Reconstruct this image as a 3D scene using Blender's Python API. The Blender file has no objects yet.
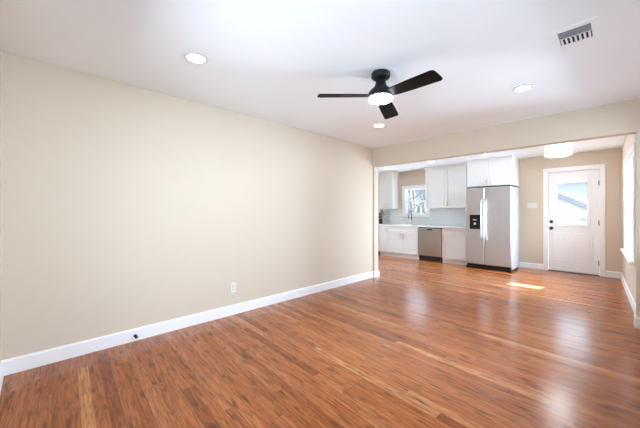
import bpy, bmesh, math, random
from mathutils import Vector, Matrix

S = bpy.context.scene
COL = S.collection

# ------------------------------------------------------------------ camera
f_px = 292.0
cam_d = bpy.data.cameras.new('camera')
cam_d.sensor_fit = 'HORIZONTAL'
cam_d.sensor_width = 36.0
cam_d.lens = f_px / 640.0 * 36.0
cam_d.shift_y = -2.0 / 640.0
cam_d.clip_start = 0.02
cam = bpy.data.objects.new('camera', cam_d)
COL.objects.link(cam)
cam.location = (0, 0, 1.22)
cam.rotation_euler = (math.pi / 2, 0, math.atan(298 / 292))
S.camera = cam

# ------------------------------------------------------------------ world
W = bpy.data.worlds.new('overcast_sky')
S.world = W
W.use_nodes = True
nt = W.node_tree
nt.nodes.clear()
out = nt.nodes.new('ShaderNodeOutputWorld')
bg = nt.nodes.new('ShaderNodeBackground')
bg.inputs['Color'].default_value = (0.72, 0.86, 1.0, 1)
bg.inputs['Strength'].default_value = 4.5
nt.links.new(bg.outputs[0], out.inputs[0])

# ------------------------------------------------------------------ sun (low, from behind the house)
sd = bpy.data.lights.new('sun', 'SUN')
sd.energy = 170.0
sd.angle = math.radians(0.5)
sd.color = (0.97, 0.98, 1.0)
sun = bpy.data.objects.new('sun', sd)
COL.objects.link(sun)
sun.rotation_euler = Vector((-0.40, -1.80, -0.965)).to_track_quat('-Z', 'Y').to_euler()

# ------------------------------------------------------------------ added fill lamps outside the windows, boosting the daylight
def area(name, loc, direction, sx, sy, power, color=(1, 1, 1)):
    d = bpy.data.lights.new(name, 'AREA')
    d.shape = 'RECTANGLE'
    d.size, d.size_y, d.energy, d.color = sx, sy, power, color
    o = bpy.data.objects.new(name, d)
    COL.objects.link(o)
    o.location = loc
    o.rotation_euler = Vector(direction).to_track_quat('-Z', 'Z').to_euler()
    return o
COOL = (0.68, 0.84, 1.0)
area('fill_front', (3.0, 2.5, 1.0), (-1, 0, 0.12), 7.5, 2.2, 240, COOL)
area('fill_near', (-1.6, -4.2, 0.1), (0, 1, 0.3), 7.0, 1.2, 720, COOL)
area('fill_side', (2.6, 5.95, 2.3), (-1, 0, -0.2), 4.0, 1.8, 1350, COOL)
area('fill_kitchen', (-8.4, 6.0, 2.0), (1, 0, -0.15), 4.0, 1.8, 1150, COOL)

P_CAN = 62.0      # emission of the recessed lamps
P_FAN = 30.0
P_DRUM = 30.0
P_KCAN = 24.0

S.view_settings.view_transform = 'Standard'
S.view_settings.look = 'None'
S.view_settings.exposure = 0.36
S.view_settings.gamma = 1.0
S.view_settings.use_curve_mapping = False
S.cycles.max_bounces = 16
S.cycles.diffuse_bounces = 8
S.cycles.transparent_max_bounces = 16
S.cycles.sample_clamp_indirect = 6.0
S.cycles.use_denoising = True
S.cycles.caustics_reflective = False
S.cycles.caustics_refractive = False

# ================================================================== materials
def mat(name, color, rough=0.5, metal=0.0, spec=0.5, noise=0.0, nscale=8.0, emit=None, emit_s=0.0, bump=0.0, coat=0.0):
    m = bpy.data.materials.new(name)
    m.use_nodes = True
    n = m.node_tree.nodes
    l = m.node_tree.links
    b = n['Principled BSDF']
    b.inputs['Base Color'].default_value = (*color, 1)
    b.inputs['Roughness'].default_value = rough
    b.inputs['Metallic'].default_value = metal
    b.inputs['Specular IOR Level'].default_value = spec
    b.inputs['Coat Weight'].default_value = coat
    if emit:
        b.inputs['Emission Color'].default_value = (*emit, 1)
        b.inputs['Emission Strength'].default_value = emit_s
    tc = n.new('ShaderNodeTexCoord')
    if noise or bump:
        nz = n.new('ShaderNodeTexNoise')
        nz.inputs['Scale'].default_value = nscale
        nz.inputs['Detail'].default_value = 4
        l.new(tc.outputs['Object'], nz.inputs['Vector'])
        if noise:
            mx = n.new('ShaderNodeMix')
            mx.data_type = 'RGBA'
            mx.inputs['A'].default_value = (*[c * (1 - noise) for c in color], 1)
            mx.inputs['B'].default_value = (*[min(1, c * (1 + noise)) for c in color], 1)
            l.new(nz.outputs['Fac'], mx.inputs['Factor'])
            l.new(mx.outputs['Result'], b.inputs['Base Color'])
        if bump:
            bp = n.new('ShaderNodeBump')
            bp.inputs['Strength'].default_value = bump
            bp.inputs['Distance'].default_value = 0.002
            l.new(nz.outputs['Fac'], bp.inputs['Height'])
            l.new(bp.outputs[0], b.inputs['Normal'])
    return m

M = {}
M['wall'] = mat('cream_wall_paint', (0.635, 0.55, 0.445), 0.75, spec=0.25, noise=0.01, nscale=3, bump=0.03)
M['ceiling'] = mat('white_ceiling_paint', (0.90, 0.925, 0.95), 0.9, spec=0.1, noise=0.01, nscale=3)
M['trim'] = mat('white_trim_paint', (0.86, 0.865, 0.87), 0.4, noise=0.01)
M['cab'] = mat('white_cabinet_paint', (0.76, 0.745, 0.72), 0.4, noise=0.01)
M['door'] = mat('white_door_paint', (0.84, 0.845, 0.84), 0.45, noise=0.01)
M['counter'] = mat('white_quartz', (0.82, 0.82, 0.81), 0.2, noise=0.05, nscale=6)
M['black'] = mat('matte_black', (0.007, 0.007, 0.0075), 0.5, spec=0.3, noise=0.1, nscale=20)
M['blade'] = mat('black_stained_blade', (0.003, 0.003, 0.003), 0.5, spec=0.12, noise=0.25, nscale=14)
M['dark'] = mat('dark_recess', (0.02, 0.02, 0.02), 0.7, noise=0.1)
M['louvre_shade'] = mat('louvre_shade_grey', (0.55, 0.55, 0.56), 0.6, noise=0.05)  # grey stands in for shade on the first tilted louvre bank
M['gold'] = mat('champagne_brass', (0.72, 0.56, 0.36), 0.32, metal=1.0, noise=0.04)
M['chrome'] = mat('brushed_chrome', (0.80, 0.80, 0.80), 0.4, metal=0.85, noise=0.03)
M['bronze'] = mat('dark_bronze', (0.10, 0.085, 0.07), 0.35, metal=0.9, noise=0.1)
M['side'] = mat('grey_fridge_side', (0.40, 0.395, 0.39), 0.5, noise=0.02)
M['plastic'] = mat('white_plastic', (0.72, 0.69, 0.64), 0.35, noise=0.01)
M['rubber'] = mat('black_rubber', (0.015, 0.015, 0.015), 0.7, noise=0.1)
M['can_lens'] = mat('lamp_lens', (0.9, 0.9, 0.9), 0.5, emit=(0.88, 0.94, 1.0), emit_s=P_CAN, noise=0.01)
M['kitchen_lens'] = mat('kitchen_lamp_lens', (0.9, 0.9, 0.9), 0.5, emit=(0.88, 0.94, 1.0), emit_s=P_KCAN, noise=0.01)
M['fan_lens'] = mat('fan_lamp_lens', (0.9, 0.9, 0.9), 0.5, emit=(0.88, 0.94, 1.0), emit_s=P_FAN, noise=0.01)
M['drum'] = mat('white_drum_shade', (0.9, 0.9, 0.88), 0.7, emit=(1.0, 0.96, 0.9), emit_s=1.0, noise=0.01)
M['drum_lens'] = mat('drum_diffuser', (0.9, 0.9, 0.88), 0.6, emit=(0.95, 0.98, 1.0), emit_s=P_DRUM, noise=0.01)
M['ring'] = mat('nickel_ring', (0.6, 0.58, 0.55), 0.4, metal=0.6, noise=0.02)
M['concrete'] = mat('patio_concrete', (0.2, 0.2, 0.2), 0.9, noise=0.1, nscale=3)
M['bark'] = mat('grey_bark', (0.125, 0.125, 0.13), 0.9, noise=0.3, nscale=6)
M['ground'] = mat('dull_ground', (0.06, 0.064, 0.06), 0.95, noise=0.15, nscale=1.5)
M['siding'] = mat('pale_siding', (0.26, 0.265, 0.27), 0.7, noise=0.03, nscale=2)
M['roofing'] = mat('grey_shingle', (0.09, 0.10, 0.12), 0.9, noise=0.15, nscale=12)
M['fence'] = mat('weathered_fence', (0.13, 0.145, 0.16), 0.9, noise=0.15, nscale=5)
M['flower'] = mat('cream_dried_petals', (0.62, 0.50, 0.34), 0.8, noise=0.3, nscale=40)
M['flower2'] = mat('brown_dried_stems', (0.10, 0.05, 0.025), 0.8, noise=0.3, nscale=40)
M['vase'] = mat('dark_glazed_pot', (0.03, 0.025, 0.022), 0.35, noise=0.2)

# stainless: fine vertical brushing
def stainless(name, c, rough):
    m = mat(name, c, rough, metal=0.9)
    n, l = m.node_tree.nodes, m.node_tree.links
    b = n['Principled BSDF']
    tc = [x for x in n if x.type == 'TEX_COORD'][0]
    mp = n.new('ShaderNodeMapping')
    mp.inputs['Scale'].default_value = (90, 90, 1.5)
    nz = n.new('ShaderNodeTexNoise')
    nz.inputs['Scale'].default_value = 3
    l.new(tc.outputs['Object'], mp.inputs['Vector'])
    l.new(mp.outputs[0], nz.inputs['Vector'])
    r = n.new('ShaderNodeMapRange')
    r.inputs['To Min'].default_value = rough - 0.015
    r.inputs['To Max'].default_value = rough + 0.02
    l.new(nz.outputs['Fac'], r.inputs['Value'])
    l.new(r.outputs[0], b.inputs['Roughness'])
    return m
M['steel'] = stainless('brushed_stainless', (0.53, 0.52, 0.515), 0.36)
M['steel_dark'] = stainless('dark_brushed_stainless', (0.50, 0.475, 0.45), 0.28)

# glass pane: see-through with a fresnel gloss
def glass():
    m = bpy.data.materials.new('clear_glass')
    m.use_nodes = True
    n, l = m.node_tree.nodes, m.node_tree.links
    n.clear()
    o = n.new('ShaderNodeOutputMaterial')
    mx = n.new('ShaderNodeMixShader')
    t = n.new('ShaderNodeBsdfTransparent')
    t.inputs['Color'].default_value = (0.95, 0.97, 0.98, 1)
    g = n.new('ShaderNodeBsdfGlossy')
    g.inputs['Roughness'].default_value = 0.02
    fr = n.new('ShaderNodeFresnel')
    fr.inputs['IOR'].default_value = 1.3
    geo = n.new('ShaderNodeNewGeometry')              # gloss on the entering face only: a thin pane has no total reflection
    inv = n.new('ShaderNodeMath'); inv.operation = 'SUBTRACT'; inv.inputs[0].default_value = 1.0
    mul = n.new('ShaderNodeMath'); mul.operation = 'MULTIPLY'
    l.new(geo.outputs['Backfacing'], inv.inputs[1])
    l.new(fr.outputs[0], mul.inputs[0]); l.new(inv.outputs[0], mul.inputs[1])
    l.new(mul.outputs[0], mx.inputs[0])
    l.new(t.outputs[0], mx.inputs[1])
    l.new(g.outputs[0], mx.inputs[2])
    l.new(mx.outputs[0], o.inputs[0])
    return m
M['glass'] = glass()

# oak strip floor, boards running along X
def floor_mat():
    m = bpy.data.materials.new('oak_strip_floor')
    m.use_nodes = True
    n, l = m.node_tree.nodes, m.node_tree.links
    b = n['Principled BSDF']
    def math_(op, a, c=None):
        x = n.new('ShaderNodeMath')
        x.operation = op
        for i, v in enumerate((a, c)):
            if v is None: continue
            if isinstance(v, (int, float)): x.inputs[i].default_value = v
            else: l.new(v, x.inputs[i])
        return x.outputs[0]
    tc = n.new('ShaderNodeTexCoord')
    mp = n.new('ShaderNodeMapping'); mp.inputs['Rotation'].default_value = (0, 0, math.radians(3.4))
    l.new(tc.outputs['Object'], mp.inputs['Vector'])
    sp = n.new('ShaderNodeSeparateXYZ')
    l.new(mp.outputs[0], sp.inputs[0])
    X, Y = sp.outputs[0], sp.outputs[1]
    wdt = 0.066
    row = math_('FLOOR', math_('DIVIDE', Y, wdt))
    fr_y = math_('FRACT', math_('DIVIDE', Y, wdt))
    w1 = n.new('ShaderNodeTexWhiteNoise'); w1.noise_dimensions = '1D'
    l.new(row, w1.inputs['W'])
    xo = math_('ADD', math_('DIVIDE', X, 1.15), math_('MULTIPLY', w1.outputs['Value'], 17.3))
    col = math_('FLOOR', xo)
    fr_x = math_('FRACT', xo)
    cv = n.new('ShaderNodeCombineXYZ')
    l.new(row, cv.inputs[0]); l.new(col, cv.inputs[1])
    w2 = n.new('ShaderNodeTexWhiteNoise'); w2.noise_dimensions = '2D'
    l.new(cv.outputs[0], w2.inputs['Vector'])
    # grain
    gv = n.new('ShaderNodeCombineXYZ')
    l.new(math_('MULTIPLY', X, 3.2), gv.inputs[0])
    l.new(math_('MULTIPLY', Y, 52), gv.inputs[1])
    l.new(math_('MULTIPLY', w2.outputs['Value'], 40), gv.inputs[2])
    g = n.new('ShaderNodeTexNoise'); g.inputs['Scale'].default_value = 1.6; g.inputs['Detail'].default_value = 6
    g.inputs['Roughness'].default_value = 0.65; g.inputs['Distortion'].default_value = 0.6
    l.new(gv.outputs[0], g.inputs['Vector'])
    # blotchy stain / knots
    k = n.new('ShaderNodeTexNoise'); k.inputs['Scale'].default_value = 1.0; k.inputs['Detail'].default_value = 3
    kv = n.new('ShaderNodeCombineXYZ')
    l.new(math_('MULTIPLY', X, 7), kv.inputs[0]); l.new(math_('MULTIPLY', Y, 30), kv.inputs[1])
    l.new(math_('MULTIPLY', w2.outputs['Value'], 23), kv.inputs[2])
    l.new(kv.outputs[0], k.inputs['Vector'])
    ramp = n.new('ShaderNodeValToRGB')
    e = ramp.color_ramp.elements
    e[0].position = 0.0; e[0].color = FLOOR_COLS[0]
    e[1].position = 1.0; e[1].color = FLOOR_COLS[-1]
    for i, c in enumerate(FLOOR_COLS[1:-1]):
        x = e.new([0.22, 0.55, 0.92][i]); x.color = c
    l.new(w2.outputs['Value'], ramp.inputs['Fac'])
    gr = n.new('ShaderNodeMapRange'); gr.inputs['From Min'].default_value = 0.32; gr.inputs['From Max'].default_value = 0.66
    gr.inputs['To Min'].default_value = 0.48; gr.inputs['To Max'].default_value = 1.32
    l.new(g.outputs['Fac'], gr.inputs['Value'])
    kr = n.new('ShaderNodeMapRange'); kr.inputs['From Min'].default_value = 0.27; kr.inputs['From Max'].default_value = 0.46
    kr.inputs['To Min'].default_value = 0.45; kr.inputs['To Max'].default_value = 1.06
    l.new(k.outputs['Fac'], kr.inputs['Value'])
    # seams
    sy = math_('MINIMUM', fr_y, math_('SUBTRACT', 1.0, fr_y))
    sx = math_('MULTIPLY', math_('MINIMUM', fr_x, math_('SUBTRACT', 1.0, fr_x)), 14)
    smin = math_('MINIMUM', sy, sx)
    sr = n.new('ShaderNodeMapRange'); sr.inputs['From Min'].default_value = 0.0; sr.inputs['From Max'].default_value = 0.035
    sr.inputs['To Min'].default_value = 0.6; sr.inputs['To Max'].default_value = 1.0
    l.new(smin, sr.inputs['Value'])
    tot = math_('MULTIPLY', math_('MULTIPLY', gr.outputs[0], kr.outputs[0]), sr.outputs[0])
    mx = n.new('ShaderNodeMix'); mx.data_type = 'RGBA'; mx.blend_type = 'MULTIPLY'; mx.inputs['Factor'].default_value = 1
    l.new(ramp.outputs[0], mx.inputs['A'])
    cc = n.new('ShaderNodeCombineColor')
    for i in range(3): l.new(tot, cc.inputs[i])
    l.new(cc.outputs[0], mx.inputs['B'])
    l.new(mx.outputs['Result'], b.inputs['Base Color'])
    rr = n.new('ShaderNodeMapRange'); rr.inputs['To Min'].default_value = 0.15; rr.inputs['To Max'].default_value = 0.24
    l.new(g.outputs['Fac'], rr.inputs['Value'])
    l.new(rr.outputs[0], b.inputs['Roughness'])
    b.inputs['Specular IOR Level'].default_value = 0.34
    bp = n.new('ShaderNodeBump'); bp.inputs['Strength'].default_value = 0.12; bp.inputs['Distance'].default_value = 0.001
    l.new(tot, bp.inputs['Height'])
    l.new(bp.outputs[0], b.inputs['Normal'])
    return m
FLOOR_COLS = [(0.235, 0.064, 0.017, 1), (0.32, 0.092, 0.025, 1), (0.35, 0.109, 0.032, 1), (0.39, 0.132, 0.042, 1), (0.48, 0.195, 0.072, 1)]
M['floor'] = floor_mat()

# white subway tile
def tile_mat():
    m = bpy.data.materials.new('white_subway_tile')
    m.use_nodes = True
    n, l = m.node_tree.nodes, m.node_tree.links
    b = n['Principled BSDF']
    tc = n.new('ShaderNodeTexCoord'); sp = n.new('ShaderNodeSeparateXYZ'); cv = n.new('ShaderNodeCombineXYZ')
    l.new(tc.outputs['Object'], sp.inputs[0]); l.new(sp.outputs[0], cv.inputs[0]); l.new(sp.outputs[2], cv.inputs[1])
    br = n.new('ShaderNodeTexBrick')
    br.inputs['Color1'].default_value = (0.74, 0.75, 0.745, 1); br.inputs['Color2'].default_value = (0.70, 0.71, 0.71, 1)
    br.inputs['Mortar'].default_value = (0.62, 0.62, 0.61, 1)
    br.inputs['Scale'].default_value = 1.0
    br.inputs['Brick Width'].default_value = 0.2; br.inputs['Row Height'].default_value = 0.075
    br.inputs['Mortar Size'].default_value = 0.003
    l.new(cv.outputs[0], br.inputs['Vector']); l.new(br.outputs['Color'], b.inputs['Base Color'])
    b.inputs['Roughness'].default_value = 0.25
    return m
M['tile'] = tile_mat()

# ================================================================== mesh helpers
class MB:
    def __init__(self): self.bm = bmesh.new()
    def box(self, x0, x1, y0, y1, z0, z1, bev=0.0, seg=2, rot=None, piv=None):
        t = bmesh.new()
        bmesh.ops.create_cube(t, size=1)
        for v in t.verts:
            v.co = Vector(((x0 + x1) / 2 + v.co.x * (x1 - x0), (y0 + y1) / 2 + v.co.y * (y1 - y0), (z0 + z1) / 2 + v.co.z * (z1 - z0)))
        if bev: bmesh.ops.bevel(t, geom=t.edges[:], offset=bev, segments=seg, profile=0.5, affect='EDGES')
        if rot is not None: bmesh.ops.rotate(t, cent=piv, matrix=rot, verts=t.verts)
        self.merge(t); return self
    def merge(self, t):
        me = bpy.data.meshes.new('tmp'); t.to_mesh(me); t.free()
        self.bm.from_mesh(me); bpy.data.meshes.remove(me)
    def lathe(self, c, prof, axis='Z', n=32, smooth=True):
        # prof: (radius, along); closed rings, capped where the radius is 0
        t = bmesh.new(); rings = []
        ax = {'Z': (Vector((1, 0, 0)), Vector((0, 1, 0)), Vector((0, 0, 1))), 'Y': (Vector((1, 0, 0)), Vector((0, 0, 1)), Vector((0, 1, 0))), 'X': (Vector((0, 1, 0)), Vector((0, 0, 1)), Vector((1, 0, 0)))}[axis]
        c = Vector(c)
        for r, h in prof:
            if r < 1e-6: rings.append([t.verts.new(c + ax[2] * h)])
            else: rings.append([t.verts.new(c + ax[2] * h + (ax[0] * math.cos(2 * math.pi * i / n) + ax[1] * math.sin(2 * math.pi * i / n)) * r) for i in range(n)])
        for a, b in zip(rings, rings[1:]):
            for i in range(n):
                j = (i + 1) % n
                if len(a) == 1 and len(b) == 1: continue
                if len(a) == 1: fc = [a[0], b[i], b[j]]
                elif len(b) == 1: fc = [a[i], b[0], a[j]]
                else: fc = [a[i], b[i], b[j], a[j]]
                t.faces.new(fc).smooth = smooth
        for r in (rings[0], rings[-1]):
            if len(r) > 1: t.faces.new(r)
        bmesh.ops.recalc_face_normals(t, faces=t.faces)
        self.merge(t); return self
    def tube(self, pts, rad, n=10):
        pts = [Vector(p) for p in pts]
        rads = rad if isinstance(rad, (list, tuple)) else [rad] * len(pts)
        t = bmesh.new(); rings = []
        up = Vector((0.31, 0.17, 0.93)).normalized()
        for i, p in enumerate(pts):
            d = (pts[min(i + 1, len(pts) - 1)] - pts[max(i - 1, 0)]).normalized()
            a = d.cross(up)
            if a.length < 0.05: a = d.cross(Vector((1, 0, 0)))
            a.normalize(); b = d.cross(a)
            rings.append([t.verts.new(p + (a * math.cos(2 * math.pi * k / n) + b * math.sin(2 * math.pi * k / n)) * rads[i]) for k in range(n)])
        for r0, r1 in zip(rings, rings[1:]):
            for k in range(n):
                t.faces.new([r0[k], r0[(k + 1) % n], r1[(k + 1) % n], r1[k]]).smooth = True
        t.faces.new(rings[0]); t.faces.new(rings[-1])
        bmesh.ops.recalc_face_normals(t, faces=t.faces)
        self.merge(t); return self
    def prism(self, poly, lo, hi, axis='Z', bev=0.0):
        # poly in the plane normal to axis, in cyclic order of the other two axes
        t = bmesh.new()
        def co(p, h): return {'Z': (p[0], p[1], h), 'Y': (p[0], h, p[1]), 'X': (h, p[0], p[1])}[axis]
        a = [t.verts.new(co(p, lo)) for p in poly]; b = [t.verts.new(co(p, hi)) for p in poly]
        t.faces.new(a); t.faces.new(b)
        for i in range(len(poly)):
            j = (i + 1) % len(poly); t.faces.new([a[i], a[j], b[j], b[i]])
        bmesh.ops.recalc_face_normals(t, faces=t.faces)
        if bev: bmesh.ops.bevel(t, geom=t.edges[:], offset=bev, segments=2, profile=0.5, affect='EDGES')
        self.merge(t); return self
    def sphere(self, c, r, sub=2, scale=(1, 1, 1)):
        t = bmesh.new(); bmesh.ops.create_icosphere(t, subdivisions=sub, radius=r)
        for v in t.verts: v.co = Vector((v.co.x * scale[0], v.co.y * scale[1], v.co.z * scale[2])) + Vector(c)
        for fc in t.faces: fc.smooth = True
        self.merge(t); return self
    def build(self, name, m, parent=None, loc=None):
        # parts are modelled in world coordinates; the mesh is re-based on its origin
        org = Vector(loc) if loc is not None else (Vector(parent['org']) if parent is not None and 'org' in parent else Vector((0, 0, 0)))
        bmesh.ops.translate(self.bm, vec=-org, verts=self.bm.verts)
        me = bpy.data.meshes.new(name); self.bm.to_mesh(me); self.bm.free()
        me.materials.append(M[m] if isinstance(m, str) else m)
        o = bpy.data.objects.new(name, me); COL.objects.link(o)
        if parent is not None:
            o.parent = parent
            o['org'] = tuple(org)
            base = Vector(parent['org']) if 'org' in parent else Vector((0, 0, 0))
            o.location = org - base
        else:
            o.location = org
        return o

def thing(name, loc, label, cat, group=None):
    o = bpy.data.objects.new(name, None); COL.objects.link(o)
    o.empty_display_size = 0.1
    o.location = loc; o['org'] = tuple(loc)
    return tag(o, label, cat, group)
def tag(o, label, cat, group=None):
    o['label'] = label; o['category'] = cat
    if group: o['group'] = group
    return o
def struct(o, label=None, cat=None):
    o['kind'] = 'structure'
    if label: o['label'] = label
    if cat: o['category'] = cat
    return o
def wall_open(mb, u0, u1, z0, z1, holes, place):
    # rectangular wall with rectangular holes (u0,u1,z0,z1): place(a,b,c,d) adds one box
    us = sorted({u0, u1, *[h[0] for h in holes], *[h[1] for h in holes]})
    for a, b in zip(us, us[1:]):
        m = (a + b) / 2
        hs = sorted([h for h in holes if h[0] < m < h[1]], key=lambda h: h[2])
        z = z0
        for h in hs:
            if h[2] > z: place(a, b, z, h[2])
            z = h[3]
        if z < z1: place(a, b, z, z1)

# ================================================================== room shell
CEIL, KCEIL = 2.415, 2.395
XL, XR = -3.212, 0.27          # living room
YN, YH, YH2 = -0.175, 4.53, 4.66
YB = 7.70
KXL = -5.80
# tilted kitchen side wall
def kr(y): return 0.05 + 0.0405 * (7.62 - y)
KANG = math.atan(0.0405)

MB().box(KXL - .15, 0.75, YN - .15, YB + .15, -0.12, 0).build('floor', 'floor')
struct(bpy.data.objects['floor'], 'reddish brown oak strip floor of the whole open room', 'floor')
struct(MB().box(XL - .12, XR + .15, YN - .15, YH2 - .06, CEIL, CEIL + .12).build('ceiling', 'ceiling'), 'flat white ceiling of the living room', 'ceiling')
struct(MB().box(KXL - .15, 0.75, YH2 - .06, YB + .15, KCEIL, KCEIL + .14).build('ceiling', 'ceiling'), 'flat white ceiling of the kitchen beyond the beam', 'ceiling')
struct(MB().box(XL - .12, XL, YN - .12, YH, 0, CEIL).build('wall_left', 'wall'), 'long bare cream wall of the living room', 'wall')
# near wall with a window added behind the camera to let in fill light
mb = MB(); NW = (-2.1, -0.75, 0.85, 2.05)
wall_open(mb, XL, XR + .12, 0, CEIL, [NW], lambda a, b, c, d: mb.box(a, b, YN - .12, YN, c, d))
struct(mb.build('wall_near', 'wall'), 'cream wall at the near corner beside the long bare wall', 'wall')
mb = MB(); RW = (1.0, 4.38, 0.80, 2.12)
wall_open(mb, YN, YH, 0, CEIL, [RW], lambda a, b, c, d: mb.box(XR, XR + .12, a, b, c, d))
struct(mb.build('wall_right', 'wall'), 'cream side wall opposite the long bare wall', 'wall')
# beam wall between living room and kitchen
HB = 2.067
SL, SR = -3.177, 0.135
mb = MB()
mb.box(KXL - .15, SL, YH, YH2, 0, HB); mb.box(SR, 0.75, YH, YH2, 0, HB); mb.box(KXL - .15, 0.75, YH, YH2, HB, CEIL + .05)
struct(mb.build('wall_beam', 'wall'), 'cream dropped beam and wall ends framing the wide kitchen opening', 'wall')
# kitchen back wall
KW = (-4.36, -3.655, 1.135, 1.915)
DR = (-1.045, -0.225, 0.0, 2.065)
mb = MB()
wall_open(mb, KXL - .15, 0.75, 0, KCEIL, [KW, DR], lambda a, b, c, d: mb.box(a, b, YB, YB + .14, c, d))
struct(mb.build('wall_back', 'wall'), 'cream kitchen back wall with sink window and exterior door', 'wall')
mb = MB(); LW = (5.35, 6.65, 0.95, 2.05)
wall_open(mb, YH2, YB, 0, KCEIL, [LW], lambda a, b, c, d: mb.box(KXL - .12, KXL, a, b, c, d))
struct(mb.build('wall_kitchen', 'wall'), 'far cream side wall of the kitchen', 'wall')
# tilted right kitchen wall (built straight, then turned)
SWY = (5.22, 6.78); SWZ = (0.62, 2.0)
mb = MB()
wall_open(mb, YH2 - 0.0, YB + .02, 0, KCEIL, [(SWY[0], SWY[1], SWZ[0], SWZ[1])], lambda a, b, c, d: mb.box(0, .12, a, b, c, d))
def tilt(mb):
    for v in mb.bm.verts:
        x, y = v.co.x, v.co.y
        v.co.x = kr(y) + x
    return mb
struct(tilt(mb).build('wall_right', 'wall'), 'cream side wall of the kitchen with the tall side window', 'wall')

# baseboards
def bb(pts): pass
def base_y(mb, x0, x1, y, s, h=.115, t=.015):     # runs along X on the wall at y, sticking out s
    a, b = sorted((y, y + s * t))
    mb.prism([(a, 0), (b, 0), (b, h if s > 0 and False else h - .012 if b == y + s * t else h), (a, h - .012 if a == y + s * t else h)], x0, x1, 'X')
    return mb
def base_x(mb, y0, y1, x, s, h=.115, t=.015):
    a, b = sorted((x, x + s * t))
    mb.prism([(a, 0), (b, 0), (b, h - .012 if b == x + s * t else h), (a, h - .012 if a == x + s * t else h)], y0, y1, 'Y')
    return mb
struct(base_x(MB(), YN, YH, XL, 1).build('baseboard_left', 'trim'), 'white baseboard along the long bare wall', 'baseboard')
struct(base_y(MB(), XL + .015, XR, YN, 1).build('baseboard_near', 'trim'), 'white baseboard on the near corner wall', 'baseboard')
mb = MB(); base_y(mb, XL + .015, SL + .015, YH, -1); base_x(mb, YH, YH2 + .015, SL, 1); 
struct(mb.build('baseboard_beam', 'trim'), 'white baseboard wrapping the wall end by the long wall', 'baseboard')
mb = MB(); base_y(mb, SR - .015, XR, YH, -1); base_x(mb, YH, YH2, SR, -1)
struct(mb.build('baseboard_beam', 'trim'), 'white baseboard wrapping the wall end below the beam near the side window', 'baseboard')
struct(base_x(MB(), YN + .015, YH - .015, XR, -1).build('baseboard_right', 'trim'), 'white baseboard along the unseen side wall', 'baseboard')
mb = MB(); base_y(mb, -1.56, -1.106, YB, -1)
struct(mb.build('baseboard_back', 'trim'), 'short white baseboard between fridge and door casing', 'baseboard')
mb = MB(); base_y(mb, -0.162, kr(YB) - .012, YB, -1)
struct(mb.build('baseboard_back', 'trim'), 'short white baseboard between door casing and side wall', 'baseboard')
mb = MB(); base_x(mb, YH2, YB, 0, -1)
struct(tilt(mb).build('baseboard_right', 'trim'), 'white baseboard under the kitchen side window', 'baseboard')

# ------------------------------------------------------------------ windows
def window_y(name, hole, yf, depth, casing, label, sill=True, inward=-1):
    # double-hung window in a wall normal to Y; yf = inner wall face, inward = -1 if the room lies at smaller y
    x0, x1, z0, z1 = hole; s = inward
    def Y(a, b): return tuple(sorted((yf + s * a, yf + s * b)))
    r = MB()
    c = casing
    for (a, b, cc, d) in ((x0 - c, x0, z0 - c, z1 + c), (x1, x1 + c, z0 - c, z1 + c), (x0, x1, z1, z1 + c), (x0, x1, z0 - c, z0)):
        r.box(a, b, *Y(0, .018), cc, d, .003)
    w = r.build(name, 'trim', None, ((x0 + x1) / 2, yf, z0)); w['org'] = tuple(w.location)
    struct(w, label, 'window')
    j = MB()                                          # jamb lining
    t = .025
    for (a, b, cc, d) in ((x0, x0 + t, z0, z1), (x1 - t, x1, z0, z1), (x0 + t, x1 - t, z1 - t, z1), (x0 + t, x1 - t, z0, z0 + t)):
        j.box(a, b, *Y(-depth, 0), cc, d)
    j.build('window_jamb', 'trim', w)
    zm = (z0 + z1) / 2
    for nm, (za, zb), off in (('upper_sash', (zm - .018, z1 - t), .085), ('lower_sash', (z0 + t, zm + .018), .05)):
        q = MB(); k = .035
        for (a, b, cc, d) in ((x0 + t, x0 + t + k, za, zb), (x1 - t - k, x1 - t, za, zb), (x0 + t + k, x1 - t - k, zb - k, zb), (x0 + t + k, x1 - t - k, za, za + k)):
            q.box(a, b, *Y(-off - .03, -off), cc, d, .003)
        sa = q.build(nm, 'trim', w)
        MB().box(x0 + t + k - .004, x1 - t - k + .004, *Y(-off - .018, -off - .013), za + k - .004, zb - k + .004).build('pane', 'glass', sa)
    if sill: MB().box(x0 - c - .02, x1 + c + .02, *Y(0, .045), z0 - .022, z0 + .002, .005).build('window_sill', 'trim', w)
    return w
window_y('window_1', KW, YB, .14, .06, 'small white double-hung window above the kitchen sink')
window_y('window_2', NW, YN, .12, .07, 'unseen double-hung window added to the near wall for light', inward=1)
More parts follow.
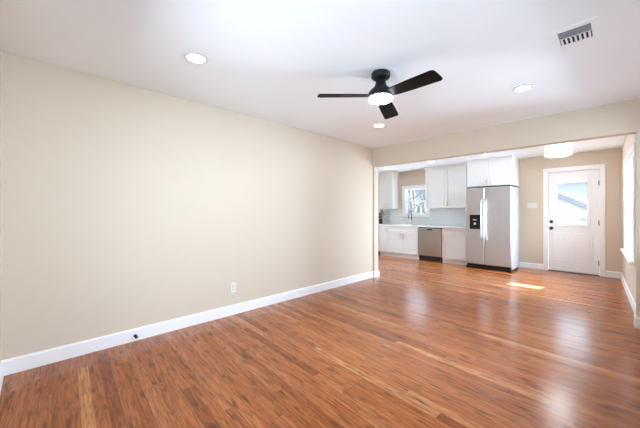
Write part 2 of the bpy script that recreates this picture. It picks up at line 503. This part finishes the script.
def window_x(name, ya, yb, za, zb, label, n_units, fx, c=.07):
    # double-hung units in a wall normal to X; inner face at x=0 before fx moves it, the room lies at smaller x
    m = MB()
    for (a, b, cc, d) in ((ya - c, ya, za - c, zb + c), (yb, yb + c, za - c, zb + c), (ya, yb, zb, zb + c), (ya, yb, za - c, za)):
        m.box(-.018, 0, a, b, cc, d, .003)
    w = fx(m).build(name, 'trim')
    struct(w, label, 'window')
    j = MB(); t = .025
    for (a, b, cc, d) in ((ya, ya + t, za, zb), (yb - t, yb, za, zb), (ya + t, yb - t, zb - t, zb), (ya + t, yb - t, za, za + t)):
        j.box(0, .12, a, b, cc, d)
    for i in range(1, n_units):
        y = ya + (yb - ya) * i / n_units; j.box(0, .12, y - .03, y + .03, za + t, zb - t)
    fx(j).build('window_jamb', 'trim', w)
    zm = (za + zb) / 2
    for i in range(n_units):
        y0 = ya + (yb - ya) * i / n_units + (.03 if i else t); y1 = ya + (yb - ya) * (i + 1) / n_units - (.03 if i < n_units - 1 else t)
        for nm, (z0, z1), off in (('upper_sash', (zm - .018, zb - t), .08), ('lower_sash', (za + t, zm + .018), .045)):
            q = MB(); k = .035
            for (a, b, cc, d) in ((y0, y0 + k, z0, z1), (y1 - k, y1, z0, z1), (y0 + k, y1 - k, z1 - k, z1), (y0 + k, y1 - k, z0, z0 + k)):
                q.box(off, off + .03, a, b, cc, d, .003)
            sa = fx(q).build(nm, 'trim', w)
            fx(MB().box(off + .013, off + .018, y0 + k - .004, y1 - k + .004, z0 + k - .004, z1 - k + .004)).build('pane', 'glass', sa)
    fx(MB().box(-.055, 0, ya - c - .02, yb + c + .02, za - .03, za + .002, .005)).build('window_sill', 'trim', w)
    return w
window_x('window_3', SWY[0], SWY[1], SWZ[0], SWZ[1], 'tall white side window in the kitchen wall beyond the beam', 2, tilt, c=.05)
def shift_r(m):
    for v in m.bm.verts: v.co.x += XR
    return m
window_x('window_4', RW[0], RW[1], RW[2], RW[3], 'unseen triple window in the living room side wall, widened for light', 3, shift_r)  # out of view; made wide to spread light over wall and ceiling

def shift_l(m):                                       # mirrored: this room lies at larger x
    for v in m.bm.verts: v.co.x = KXL - v.co.x
    bmesh.ops.reverse_faces(m.bm, faces=m.bm.faces[:])
    return m
window_x('window_5', LW[0], LW[1], LW[2], LW[3], 'unseen double window added to the far kitchen side wall for light', 2, shift_l)  # out of view; put in to brighten the kitchen

# ------------------------------------------------------------------ exterior door
d0, d1, dz = -1.02, -0.25, 2.04
m = MB(); c = .085
m.box(DR[0] - .06, DR[0] + .022, YB - .02, YB, 0, DR[3] - .022 + c, .003)
m.box(DR[1] - .022, DR[1] + .06, YB - .02, YB, 0, DR[3] - .022 + c, .003)
m.box(DR[0] + .022, DR[1] - .022, YB - .02, YB, DR[3] - .022, DR[3] - .022 + c, .003)
m.box(DR[0], DR[0] + .022, YB, YB + .14, 0, DR[3]); m.box(DR[1] - .022, DR[1], YB, YB + .14, 0, DR[3]); m.box(DR[0] + .022, DR[1] - .022, YB, YB + .14, DR[3] - .022, DR[3])
fr = m.build('trim_door', 'trim'); struct(fr, 'white casing and jamb around the exterior door', 'door frame')
m = MB()
GX0, GX1, GZ0, GZ1 = -0.885, -0.405, 0.955, 1.825
yd0, yd1 = YB + .022, YB + .066
wall_open(m, d0, d1, 0.016, dz, [(GX0, GX1, GZ0, GZ1)], lambda a, b, cc, d: m.box(a, b, yd0, yd1, cc, d))
for (px0, px1) in ((-0.93, -0.665), (-0.605, -0.34)):            # two embossed lower panels
    z0, z1 = 0.22, 0.79
    for q in ((px0, px0 + .022, z0, z1), (px1 - .022, px1, z0, z1), (px0 + .022, px1 - .022, z0, z0 + .022), (px0 + .022, px1 - .022, z1 - .022, z1)):
        m.box(q[0], q[1], yd0 - .011, yd0 + .001, q[2], q[3], .003)
    m.box(px0 + .05, px1 - .05, yd0 - .008, yd0 + .001, z0 + .05, z1 - .05, .004)
door = m.build('door_1', 'door', None, ((d0 + d1) / 2, YB, 0)); door['org'] = tuple(door.location)
struct(door, 'white half-glass exterior door with two lower panels and black knob', 'door')
m = MB()
for (a, b, cc, d) in ((GX0 - .035, GX0 + .02, GZ0 - .035, GZ1 + .035), (GX1 - .02, GX1 + .035, GZ0 - .035, GZ1 + .035), (GX0 + .02, GX1 - .02, GZ1 - .02, GZ1 + .035), (GX0 + .02, GX1 - .02, GZ0 - .035, GZ0 + .02)):
    m.box(a, b, yd0 - .012, yd0 + .012, cc, d, .004)
lf = m.build('glass_frame', 'door', door)
MB().box(GX0 + .01, GX1 - .01, YB + .040, YB + .046, GZ0 + .01, GZ1 - .01).build('pane', 'glass', lf)
MB().lathe((-0.974, yd0, 1.02), [(0, -.028), (.018, -.028), (.028, -.018), (.031, 0)], 'Y', 20).build('deadbolt', 'black', door)
MB().lathe((-0.974, yd0, 0.885), [(0, -.07), (.018, -.068), (.027, -.055), (.026, -.04), (.012, -.03), (.012, -.012), (.032, -.01), (.033, 0)], 'Y', 20).build('door_knob', 'black', door)
for z in (0.235, 1.01, 1.775):
    m = MB(); m.lathe((-0.241, YB + .012, z), [(.013, -.052), (.013, .052)], 'Z', 10); m.box(-.262, -.236, YB + .019, YB + .023, z - .045, z + .045)
    m.build('hinge', 'black', door)
struct(MB().box(DR[0] + .022, DR[1] - .022, YB + .0, YB + .14, 0.0, .014, .003).build('trim_threshold', 'bronze'), 'metal threshold under the exterior door', 'threshold')

# ================================================================== kitchen
YF = 7.02     # base cabinet door faces
def shaker(mb, x0, x1, z0, z1, yf, t=.02, r=.055, rec=.010):
    mb.box(x0, x1, yf + rec, yf + t, z0, z1)
    rr = min(r, (z1 - z0) * .3)
    for q in ((x0, x0 + r, z0, z1), (x1 - r, x1, z0, z1), (x0 + r, x1 - r, z0, z0 + rr), (x0 + r, x1 - r, z1 - rr, z1)):
        mb.box(q[0], q[1], yf, yf + rec + .001, q[2], q[3], .0015, 1)
    return mb
def pull(x, z, yf, length, vertical, parent, name='handle', m='gold'):
    k = MB(); h = length / 2; r = .0065
    if vertical:
        k.box(x - r, x + r, yf - .034, yf - .022, z - h, z + h, .003)
        for s in (-1, 1): k.box(x - r * .8, x + r * .8, yf - .024, yf + .001, z + s * (h - .02) - .005, z + s * (h - .02) + .005)
    else:
        k.box(x - h, x + h, yf - .034, yf - .022, z - r, z + r, .003)
        for s in (-1, 1): k.box(x + s * (h - .02) - .005, x + s * (h - .02) + .005, yf - .024, yf + .001, z - r * .8, z + r * .8)
    return k.build(name, m, parent)
def cab_door(root, x0, x1, z0, z1, yf, hx, hz, hl=.12, vertical=True, name='door'):
    d = shaker(MB(), x0 + .002, x1 - .002, z0, z1, yf).build(name, 'cab', root)
    if hl: pull(hx, hz, yf, hl, vertical, d)
    return d
CT = 0.868
def base_body(root, x0, x1):
    MB().box(x0, x1, YF + .02, YB - .004, .10, CT - .032).build('body', 'cab', root)
    MB().box(x0, x1, YF + .045, YB - .05, 0, .10).build('toe_kick', 'cab', root)
ZD0, ZD1, ZDR = 0.108, 0.678, 0.690
r = thing('base_cabinet', (-4.615, 7.3, 0), 'narrow white base cabinet with one door beside the wide sink cabinet', 'cabinet', 'white base cabinets')
base_body(r, -4.765, -4.47); cab_door(r, -4.763, -4.472, ZD0, .828, YF, -4.515, .74, .12)
r = thing('base_cabinet', (-4.024, 7.3, 0), 'wide white two-door sink base cabinet under the kitchen window', 'cabinet', 'white base cabinets')
base_body(r, -4.468, -3.585)
shaker(MB(), -4.464, -3.589, ZDR, .828, YF, r=.05).build('false_drawer_front', 'cab', r)
cab_door(r, -4.466, -4.0265, ZD0, ZD1, YF, -4.07, .585, .13); cab_door(r, -4.0265, -3.587, ZD0, ZD1, YF, -3.983, .585, .13)
r = thing('base_cabinet', (-2.70, 7.3, 0), 'white base cabinet with one drawer and door between dishwasher and fridge', 'cabinet', 'white base cabinets')
base_body(r, -2.968, -2.425)
d = shaker(MB(), -2.964, -2.429, ZDR, .828, YF, r=.045).build('drawer', 'cab', r); pull(-2.697, .76, YF, .14, False, d)
cab_door(r, -2.966, -2.427, ZD0, ZD1, YF, -2.925, .585, .13)
# cooler at the end, only its edge shows past the wall end
r = thing('beverage_cooler', (-5.07, 7.3, 0), 'dark under-counter cooler edge beside the narrow base cabinet', 'appliance')
MB().box(-5.37, -4.77, YF + .03, YB - .05, .08, CT - .034).build('body', 'dark', r)
MB().box(-5.368, -4.772, YF - .01, YF + .03, .09, CT - .05, .004).build('door', 'steel_dark', r)
MB().box(-5.36, -4.78, YF + .07, YB - .06, 0, .08).build('toe_kick', 'dark', r)
# dishwasher
r = thing('dishwasher', (-3.277, 7.3, 0), 'stainless steel dishwasher between two white base cabinets', 'dishwasher')
MB().box(-3.58, -2.973, YF + .03, YB - .06, .105, CT - .034).build('body', 'dark', r)
m = MB(); x0, x1 = -3.575, -2.978
m.box(x0, x1, YF - .012, YF + .03, .125, .70, .005)
m.box(x0, x1, YF - .012, YF + .03, .7005, .812, .005)
dd = m.build('door', 'steel_dark', r)
MB().box(-3.345, -3.205, YF - .0145, YF - .008, .765, .800, .004).build('handle_recess', 'black', dd)
MB().box(-3.355, -3.195, YF - .026, YF - .012, .752, .766, .004).build('handle_lip', 'steel', dd)
MB().box(-3.575, -2.978, YF + .055, YB - .08, 0, .104).build('toe_kick', 'dark', r)
# countertop
tag(MB().box(-5.70, -2.405, YF - .025, YB - .003, CT - .03, CT, .003).build('countertop', 'counter', None, (-4.0, 7.35, CT)), 'long white quartz countertop running along the kitchen back wall', 'countertop')
# backsplash tile field on the wall
m = MB(); wall_open(m, -5.70, -2.40, CT + .001, 1.318, [(KW[0] - .064, KW[1] + .064, 1.05, 1.5)], lambda a, b, cc, d: m.box(a, b, YB - .010, YB - .001, cc, d))
tag(m.build('backsplash', 'tile', None, (-4.0, YB, CT)), 'pale subway tile backsplash between countertop and upper cabinets', 'backsplash')

# upper cabinets
def upper(x0, x1, z0, z1, yf, split, label, hz, hl=.13, hs=True, group='white upper cabinets'):
    r = thing('upper_cabinet', ((x0 + x1) / 2, (yf + YB) / 2, z0), label, 'cabinet', group)
    MB().box(x0, x1, yf + .021, YB - .012, z0, z1).build('body', 'cab', r)
    cab_door(r, x0 + .001, split, z0 + .003, z1 - .01, yf, split - .035, hz, hl)
    cab_door(r, split, x1 - .001, z0 + .003, z1 - .01, yf, split + .035, hz, hl)
    return r
upper(-4.99, -4.525, 1.318, 2.375, 7.35, -4.755, 'narrow white upper cabinet between the wall end and the sink window', 1.42)
upper(-3.545, -2.525, 1.318, 2.375, 7.35, -3.035, 'wide white two-door upper cabinet between the sink window and the fridge', 1.42)
upper(-2.405, -1.53, 1.79, 2.375, 7.05, -1.967, 'deep white cabinet mounted above the refrigerator', 1.875, .11)
tag(MB().box(-2.523, -2.407, 7.37, YB - .012, 1.318, 2.375).build('filler_panel', 'cab', None, (-2.465, 7.5, 1.318)), 'narrow white filler panel between wide upper cabinet and fridge cabinet', 'panel')
for a, b, y0, lab in ((-4.99, -4.525, 7.345, 'white crown strip over the narrow upper cabinet by the wall end'), (-3.545, -2.407, 7.345, 'white crown strip over the wide upper cabinet'), (-2.405, -1.53, 7.045, 'white crown strip over the cabinet above the refrigerator')):
    tag(MB().box(a, b, y0, YB - .012, 2.3755, KCEIL - .001).build('crown_strip', 'cab', None, ((a + b) / 2, y0, 2.3755)), lab, 'trim', 'cabinet crown strips')

# refrigerator
FY = 6.80; fx0, fx1 = -2.352, -1.488; fs = -1.975
r = thing('refrigerator', (-1.92, 7.15, 0), 'stainless side-by-side refrigerator with black ice dispenser', 'refrigerator')
MB().box(fx0 + .006, fx1 - .004, FY + .075, 7.50, .05, 1.735, .006).build('body', 'side', r)
dl = MB().box(fx0, fs - .004, FY, FY + .072, .105, 1.74, .014, 3).build('freezer_door', 'steel', r)
dr = MB().box(fs + .004, fx1, FY, FY + .072, .105, 1.74, .014, 3).build('fridge_door', 'steel', r)
for x, p in ((fs - .045, dl), (fs + .045, dr)):
    k = MB()
    pts = [(x, FY - .002, .63), (x, FY - .045, .66), (x, FY - .058, .72), (x, FY - .062, 1.05), (x, FY - .058, 1.40), (x, FY - .045, 1.46), (x, FY - .002, 1.49)]
    k.tube(pts, [.012, .013, .014, .014, .014, .013, .012], 12); k.build('handle', 'chrome', p)
m = MB(); a0, a1, b0, b1 = -2.266, -2.055, .853, 1.16
for q in ((a0, a0 + .018, b0, b1), (a1 - .018, a1, b0, b1), (a0 + .018, a1 - .018, b1 - .085, b1), (a0 + .018, a1 - .018, b0, b0 + .022)):
    m.box(q[0], q[1], FY - .010, FY + .002, q[2], q[3], .003)
m.box(a0 + .016, a1 - .016, FY - .003, FY + .002, b0 + .02, b1 - .08)
dp = m.build('ice_dispenser', 'black', dl)
MB().box(-2.195, -2.130, FY - .0125, FY - .009, 1.04, 1.062, .001).build('display', 'plastic', dp)
MB().box(-2.185, -2.140, FY - .014, FY - .002, .945, .99, .004).build('paddle', 'chrome', dp)
m = MB(); m.box(fx0 + .02, fx1 - .02, FY + .03, FY + .07, .02, .10)
for i in range(3): m.box(fx0 + .03, fx1 - .03, FY + .024, FY + .034, .034 + i * .022, .042 + i * .022)
m.build('base_grille', 'black', r)
for x in (fx0 + .045, fx1 - .045):
    MB().box(x - .04, x + .04, FY + .012, FY + .06, 0.0, .055, .006).build('foot', 'black', r)
MB().box(fx0 + .03, fx1 - .03, FY + .1, 7.48, .0, .051).build('base_frame', 'black', r)
for x in (fx0 + .05, fx1 - .05): MB().box(x - .035, x + .035, FY + .03, FY + .12, 1.7405, 1.757, .004).build('hinge_cover', 'black', r)

# faucet
fx, fy = -4.02, 7.50
r = thing('kitchen_faucet', (fx, fy, CT), 'tall gooseneck faucet in front of the sink window', 'faucet')
MB().lathe((fx, fy, CT), [(.030, 0), (.030, .01), (.022, .016), (.022, .11), (.017, .12)], 'Z', 20).build('faucet_base', 'gold', r)
pts = [(fx, fy, CT + .11), (fx, fy, CT + .30)] + [(fx, fy - .075 + .075 * math.cos(a), CT + .30 + .075 * math.sin(a)) for a in [math.pi * i / 8 for i in range(1, 9)]] + [(fx, fy - .15, CT + .25)]
MB().tube(pts, .0125, 12).build('spout', 'bronze', r)
MB().lathe((fx, fy - .15, CT + .25), [(.013, .005), (.017, -.005), (.017, -.07), (.012, -.075)], 'Z', 16).build('spray_head', 'bronze', r)
MB().tube([(fx + .02, fy, CT + .075), (fx + .045, fy, CT + .08), (fx + .085, fy, CT + .12)], [.009, .008, .006], 10).build('lever', 'gold', r)

# dried flowers in a dark pot
random.seed(4)
vx, vy = -5.02, 7.50
r = thing('flower_pot', (vx, vy, CT), 'dark pot of brown and cream dried flowers at the end of the countertop', 'potted plant')
MB().lathe((vx, vy, CT), [(0, 0), (.045, 0), (.065, .05), (.06, .10), (.045, .12), (.05, .13), (.042, .13), (.038, .11), (0, .10)], 'Z', 24).build('pot', 'vase', r)
st, fl = MB(), MB()
for i in range(46):
    a = random.uniform(0, 6.283); e = random.uniform(.1, 1.0)
    tip = Vector((vx + math.cos(a) * .13 * e, vy + math.sin(a) * .11 * e, CT + .16 + random.uniform(.0, .26) * (1.15 - .45 * e)))
    st.tube([(vx + math.cos(a) * .015, vy + math.sin(a) * .015, CT + .104), (vx + math.cos(a) * .05 * e, vy + math.sin(a) * .05 * e, CT + .18), tip], [.004, .003, .002], 5)
    if i % 5 < 3:
        for k in range(6):
            b = k * 1.047 + a
            fl.sphere(tip + Vector((math.cos(b) * .016, math.sin(b) * .016, random.uniform(-.006, .006))), .015, 1, (1, 1, .6))
        fl.sphere(tip, .012, 1)
    else:
        for k in range(5):
            o = Vector((random.uniform(-.03, .03), random.uniform(-.03, .03), random.uniform(-.03, .03)))
            st.sphere(tip + o, .02, 1, (1, .7, .5))
st.build('stems', 'flower2', r); fl.build('petals', 'flower', r)['kind'] = 'stuff'

# wall plates
def outlet_y(x, z, y, label):
    r = thing('wall_outlet', (x, y, z), label, 'outlet')
    MB().box(x - .036, x + .036, y - .006, y, z - .058, z + .058, .002).build('cover_plate', 'plastic', r)
    for s in (-1, 1):
        k = MB().box(x - .017, x + .017, y - .0085, y - .005, z + s * .02 - .014, z + s * .02 + .014, .002).build('socket', 'plastic', r)
        q = MB(); q.box(x - .009, x - .006, y - .0092, y - .008, z + s * .02 - .006, z + s * .02 + .006); q.box(x + .006, x + .009, y - .0092, y - .008, z + s * .02 - .006, z + s * .02 + .006); q.build('slots', 'dark', k)
outlet_y(-4.87, 1.07, YB - .0105, 'white outlet on the backsplash beside the dried flowers')
r = thing('wall_outlet', (XL, 1.698, .318), 'white outlet low on the long bare wall above its baseboard', 'outlet')
y, z = 1.698, .318
MB().box(XL, XL + .006, y - .036, y + .036, z - .058, z + .058, .002).build('cover_plate', 'plastic', r)
for s in (-1, 1):
    k = MB().box(XL + .005, XL + .0085, y - .017, y + .017, z + s * .02 - .014, z + s * .02 + .014, .002).build('socket', 'plastic', r)
    q = MB(); q.box(XL + .008, XL + .0092, y - .009, y - .006, z + s * .02 - .006, z + s * .02 + .006); q.box(XL + .008, XL + .0092, y + .006, y + .009, z + s * .02 - .006, z + s * .02 + .006); q.build('slots', 'dark', k)
r = thing('light_switch', (-1.295, YB, 1.36), 'wide white switch plate with rockers between fridge and exterior door', 'light switch')
MB().box(-1.385, -1.205, YB - .006, YB, 1.302, 1.418, .002).build('cover_plate', 'plastic', r)
for i in range(3):
    x = -1.341 + i * .046
    MB().box(x - .016, x + .016, YB - .010, YB - .005, 1.327, 1.393, .002).build('rocker', 'plastic', r)

# door stop on the baseboard
r = thing('door_stop', (XL + .015, .685, .045), 'small black door stop screwed into the white baseboard', 'door stop')
MB().lathe((XL + .015, .685, .05), [(.014, 0), (.014, .004), (.006, .007), (.006, .032), (.005, .036)], 'X', 14).build('post', 'black', r)
MB().lathe((XL + .048, .685, .05), [(.011, 0), (.013, .004), (.013, .016), (.009, .02)], 'X', 14).build('rubber_tip', 'rubber', r)

# ================================================================== ceiling fixtures
def can(x, y, z, label):
    r = thing('recessed_light', (x, y, z), label, 'ceiling light', 'round recessed ceiling lights')
    MB().lathe((x, y, z), [(.064, -.001), (.064, -.006), (.078, -.006), (.085, 0), (.064, -.0005)], 'Z', 36).build('trim_ring', 'plastic', r)
    MB().lathe((x, y, z), [(0, -.0035), (.0638, -.0035), (.0638, -.001), (0, -.001)], 'Z', 36).build('lens', 'kitchen_lens' if y > YH else 'can_lens', r)
can(-2.292, .90, CEIL, 'round recessed light nearest the long bare wall and the camera')
can(-.64, 3.37, CEIL, 'round recessed light between ceiling fan and air vent')
can(-2.312, 3.405, CEIL, 'round recessed light seen just under the rear fan blade')
can(-3.09, 6.66, KCEIL, 'recessed kitchen light in front of the wide upper cabinet')
can(-1.885, 6.60, KCEIL, 'recessed kitchen light in front of the refrigerator')
can(-4.386, 6.79, KCEIL, 'recessed kitchen light by the sink and narrow upper cabinet')

# ceiling fan
cx, cy = -1.428, 2.130
r = thing('ceiling_fan', (cx, cy, CEIL), 'black three-blade ceiling fan with round lit lamp', 'ceiling fan')
MB().lathe((cx, cy, 0), [(0, CEIL), (.078, CEIL), (.080, CEIL - .010), (.080, CEIL - .036), (.072, CEIL - .047), (.040, CEIL - .053), (0, CEIL - .053)], 'Z', 40).build('canopy', 'black', r)
MB().lathe((cx, cy, 0), [(.040, CEIL - .052), (.042, CEIL - .085), (.050, CEIL - .110), (.064, CEIL - .128), (.088, CEIL - .150), (.102, CEIL - .166), (.107, CEIL - .182), (.108, CEIL - .212), (.103, CEIL - .216), (.0, CEIL - .216)], 'Z', 40).build('motor_housing', 'black', r)
MB().lathe((cx, cy, 0), [(.101, CEIL - .215), (.101, CEIL - .228), (.090, CEIL - .238), (.055, CEIL - .245), (0, CEIL - .247)], 'Z', 40).build('lamp_lens', 'fan_lens', r)
zb = 2.220
for k in range(3):
    ang = math.radians(351.8 + 120 * k)
    poly = [(.085, -.045), (.15, -.058), (.28, -.066), (.516, -.072), (.534, -.066), (.543, -.052), (.545, 0), (.543, .052), (.534, .066), (.516, .072), (.28, .066), (.15, .058), (.085, .045)]
    m = MB().prism(poly, -.004, .004, 'Z', .002)
    R = Matrix.Rotation(ang, 4, 'Z') @ Matrix.Rotation(math.radians(2.5), 4, 'Y') @ Matrix.Rotation(math.radians(-12), 4, 'X')
    bmesh.ops.transform(m.bm, matrix=Matrix.Translation((cx, cy, zb)) @ R, verts=m.bm.verts)
    b = m.build('blade', 'blade', r)

# drum light
x, y = -.735, 6.58
r = thing('drum_light', (x, y, KCEIL), 'white round drum ceiling light in front of the exterior door', 'ceiling light')
MB().lathe((x, y, 0), [(0, KCEIL), (.17, KCEIL), (.17, KCEIL - .02), (0, KCEIL - .02)], 'Z', 40).build('ceiling_plate', 'plastic', r)
MB().lathe((x, y, 0), [(.186, KCEIL - .006), (.188, KCEIL - .006), (.188, KCEIL - .155), (.184, KCEIL - .155), (.184, KCEIL - .008)], 'Z', 48).build('shade', 'drum', r)
MB().lathe((x, y, 0), [(.1885, KCEIL - .150), (.191, KCEIL - .151), (.191, KCEIL - .158), (.183, KCEIL - .158)], 'Z', 48).build('shade_ring', 'ring', r)
MB().lathe((x, y, 0), [(.182, KCEIL - .150), (.182, KCEIL - .170), (.15, KCEIL - .188), (.08, KCEIL - .197), (0, KCEIL - .2)], 'Z', 48).build('diffuser', 'drum_lens', r)

# air vent
x0, x1, y0, y1 = -.325, -.075, 2.455, 2.855
r = thing('ceiling_vent', ((x0 + x1) / 2, (y0 + y1) / 2, CEIL), 'white three-way air register with one shade-toned louvre bank in the ceiling', 'air vent')
gx0, gx1, gy0, gy1 = -.285, -.120, 2.505, 2.805
m = MB(); z1 = CEIL - .0005; z0 = CEIL - .0045
for q in ((x0, gx0, y0, y1), (gx1, x1, y0, y1), (gx0, gx1, y0, gy0), (gx0, gx1, gy1, y1)): m.box(q[0], q[1], q[2], q[3], z0, z1)
b1, b2 = 2.608, 2.712
m.box(gx0, gx1, b1 - .004, b1 + .004, z0, z1); m.box(gx0, gx1, b2 - .004, b2 + .004, z0, z1)
m.build('frame', 'ceiling', r)
MB().box(gx0, gx1, gy0, gy1, CEIL - .0015, CEIL - .0003).build('backing', 'dark', r)
m = MB(); n = 8
for i in range(n):
    yy = gy0 + (b1 - .004 - gy0) * (i + .5) / n
    m.box(gx0, gx1, yy - .0066, yy + .0066, CEIL - .0075, CEIL - .0055, rot=Matrix.Rotation(math.radians(28), 3, 'X'), piv=(0, yy, CEIL - .0055))
m.build('louvre_bank', 'louvre_shade', r)
m = MB(); n = 7
for i in range(n):
    xx = gx0 + (gx1 - gx0) * (i + .5) / n
    m.box(xx - .0060, xx + .0060, b1 + .004, b2 - .004, CEIL - .0075, CEIL - .006, rot=Matrix.Rotation(math.radians(10), 3, 'Y'), piv=(xx, 0, CEIL - .006))
m.build('louvre_bank', 'trim', r)
m = MB(); n = 8
for i in range(n):
    yy = b2 + .004 + (gy1 - b2 - .004) * (i + .5) / n
    m.box(gx0, gx1, yy - .0058, yy + .0058, CEIL - .0075, CEIL - .006, rot=Matrix.Rotation(math.radians(-14), 3, 'X'), piv=(0, yy, CEIL - .006))
m.build('louvre_bank', 'trim', r)

# ================================================================== outdoors
struct(MB().box(-40, 30, -20, 60, -.75, -.55).build('ground', 'ground'), 'dull ground outside around the house', 'ground')
struct(MB().box(-7.2, 0.6, YB + .15, 12.0, -.55, -.03).build('patio', 'concrete'), 'concrete patio slab outside the back door', 'patio')
SUN_CUT_Y = 11.70  # outer edge of the added slab, set to narrow the sun patch
r = thing('sun_blocker_roof', (-2.5, 9.8, -.03), 'unseen slab on posts added to trim the sun at the back door', 'sun blocker')
MB().box(-7.0, 0.6, YB + .25, SUN_CUT_Y, 3.20, 3.32).build('sun_blocker_deck', 'siding', r)
for x in (-6.9, .5):
    for y in (YB + .4, SUN_CUT_Y - .2): MB().box(x - .06, x + .06, y - .06, y + .06, -.03, 3.199).build('post', 'siding', r)
struct(MB().box(.62, 6.0, YB + .17, 12.2, -.55, 7.0).build('wall_sun_blocker', 'siding'), 'unseen tall block beside the patio, added to keep sun off the side windows', 'wall')  # added block that stops direct sun entering the side windows
# neighbouring garage seen through the door glass
r = thing('neighbour_garage', (-3.5, 18, -.55), 'white garage with sloping grey roof seen through the door glass', 'building')
gy = 16.0
MB().prism([(-7.5, -.55), (-.2, -.55), (-.2, .95), (-3.9, 3.0), (-7.5, 1.0)], gy, gy + 6, 'Y').build('walls', 'siding', r)
ax, az, ex, ez = -3.9, 3.02, .10, .80
m = MB(); m.prism([(ax, az), (ex, ez), (ex, ez + .22), (ax, az + .24)], gy - .3, gy + 6.3, 'Y'); m.prism([(ax, az), (-7.9, .8), (-7.9, 1.02), (ax, az + .24)], gy - .3, gy + 6.3, 'Y')
m.build('roof', 'roofing', r)
MB().box(-1.12, -.80, gy - .06, gy, .86, .97, .005).build('wall_vent', 'fence', r)

# bare trees beyond the kitchen window
def tree(x, y, h, seed, label):
    rnd = random.Random(seed)
    r = thing('bare_tree', (x, y, -.55), label, 'tree', 'bare trees outside the sink window')
    tr, br = MB(), MB()
    base = Vector((x, y, -.55))
    top = base + Vector((rnd.uniform(-.4, .4), rnd.uniform(-.3, .3), h))
    pts = [base + (top - base) * t + Vector((rnd.uniform(-.08, .08), rnd.uniform(-.08, .08), 0)) * (1 if 0 < t < 1 else 0) for t in [i / 6 for i in range(7)]]
    tr.tube(pts, [.17 - .02 * i for i in range(7)], 10)
    def grow(p, d, L, rad, lev):
        q = p + d * L; mid = p + d * L * .5 + Vector((rnd.uniform(-.1, .1), rnd.uniform(-.1, .1), rnd.uniform(-.05, .1))) * L
        br.tube([p, mid, q], [rad, rad * .75, rad * .5], 6)
        if lev:
            for _ in range(3):
                nd = (d + Vector((rnd.uniform(-.8, .8), rnd.uniform(-.8, .8), rnd.uniform(-.3, .6)))).normalized()
                grow(mid.lerp(q, rnd.random()), nd, L * rnd.uniform(.5, .75), rad * .5, lev - 1)
    for i in range(9):
        t = .22 + .08 * i
        p = base.lerp(top, t); a = rnd.uniform(0, 6.283)
        grow(p, Vector((math.cos(a), math.sin(a) * .7, rnd.uniform(.25, .9))).normalized(), h * rnd.uniform(.18, .3), .06 * (1.2 - t), 2)
    tr.build('trunk', 'bark', r); br.build('branches', 'bark', r)
for i, (x, y, h, lab) in enumerate(((-8.3, 17.0, 3.7, 'bare grey tree outside the sink window'), (-10.2, 19.0, 4.3, 'taller bare grey tree behind the sink window'), (-11.6, 22.0, 4.6, 'bare grey tree farthest behind the sink window'), (-9.3, 15.6, 3.3, 'low bare grey tree nearest the sink window'))):
    tree(x, y, h, 10 + i, lab)
r = thing('yard_fence', (-12, 26, -.55), 'weathered grey board fence behind the bare trees', 'fence')
m = MB()
for i in range(60): m.box(-22 + i * .24, -22 + i * .24 + .225, 26, 26.03, -.55, 1.25)
m.build('board_panel', 'fence', r)

# houses across the yards
def house(x0, x1, y0, y1, eave, ridge, label, wins):
    r = thing('neighbour_house', ((x0 + x1) / 2, (y0 + y1) / 2, -.55), label, 'building')
    MB().prism([(y0, -.55), (y1, -.55), (y1, eave), ((y0 + y1) / 2, ridge), (y0, eave)], x0, x1, 'X').build('walls', 'siding', r)
    ym = (y0 + y1) / 2
    m = MB()
    m.prism([(y0 - .4, eave - .2), (ym, ridge + .02), (ym, ridge + .2), (y0 - .4, eave)], x0 - .3, x1 + .3, 'X')
    m.prism([(y1 + .4, eave - .2), (ym, ridge + .02), (ym, ridge + .2), (y1 + .4, eave)], x0 - .3, x1 + .3, 'X')
    m.build('roof', 'roofing', r)
    for wx in wins:
        w = MB()
        for q in ((wx - .6, wx - .5, .6, 2.2), (wx + .5, wx + .6, .6, 2.2), (wx - .5, wx + .5, 2.1, 2.2), (wx - .5, wx + .5, .6, .7)): w.box(q[0], q[1], y0 - .04, y0, q[2], q[3])
        wf = w.build('window', 'trim', r)
        MB().box(wx - .5, wx + .5, y0 - .02, y0 - .005, .7, 2.1).build('pane', 'roofing', wf)
house(-24, -8.5, 30, 38, 3.9, 6.2, 'pale grey house beyond the bare trees and fence', (-20, -15.5, -11.6))
house(-7, 6, 32, 40, 3.9, 6.2, 'pale grey house across the yard behind the garage', (-5.2, 3.0))

# bookkeeping properties used while building are removed
for o in bpy.data.objects:
    if 'org' in o: del o['org']
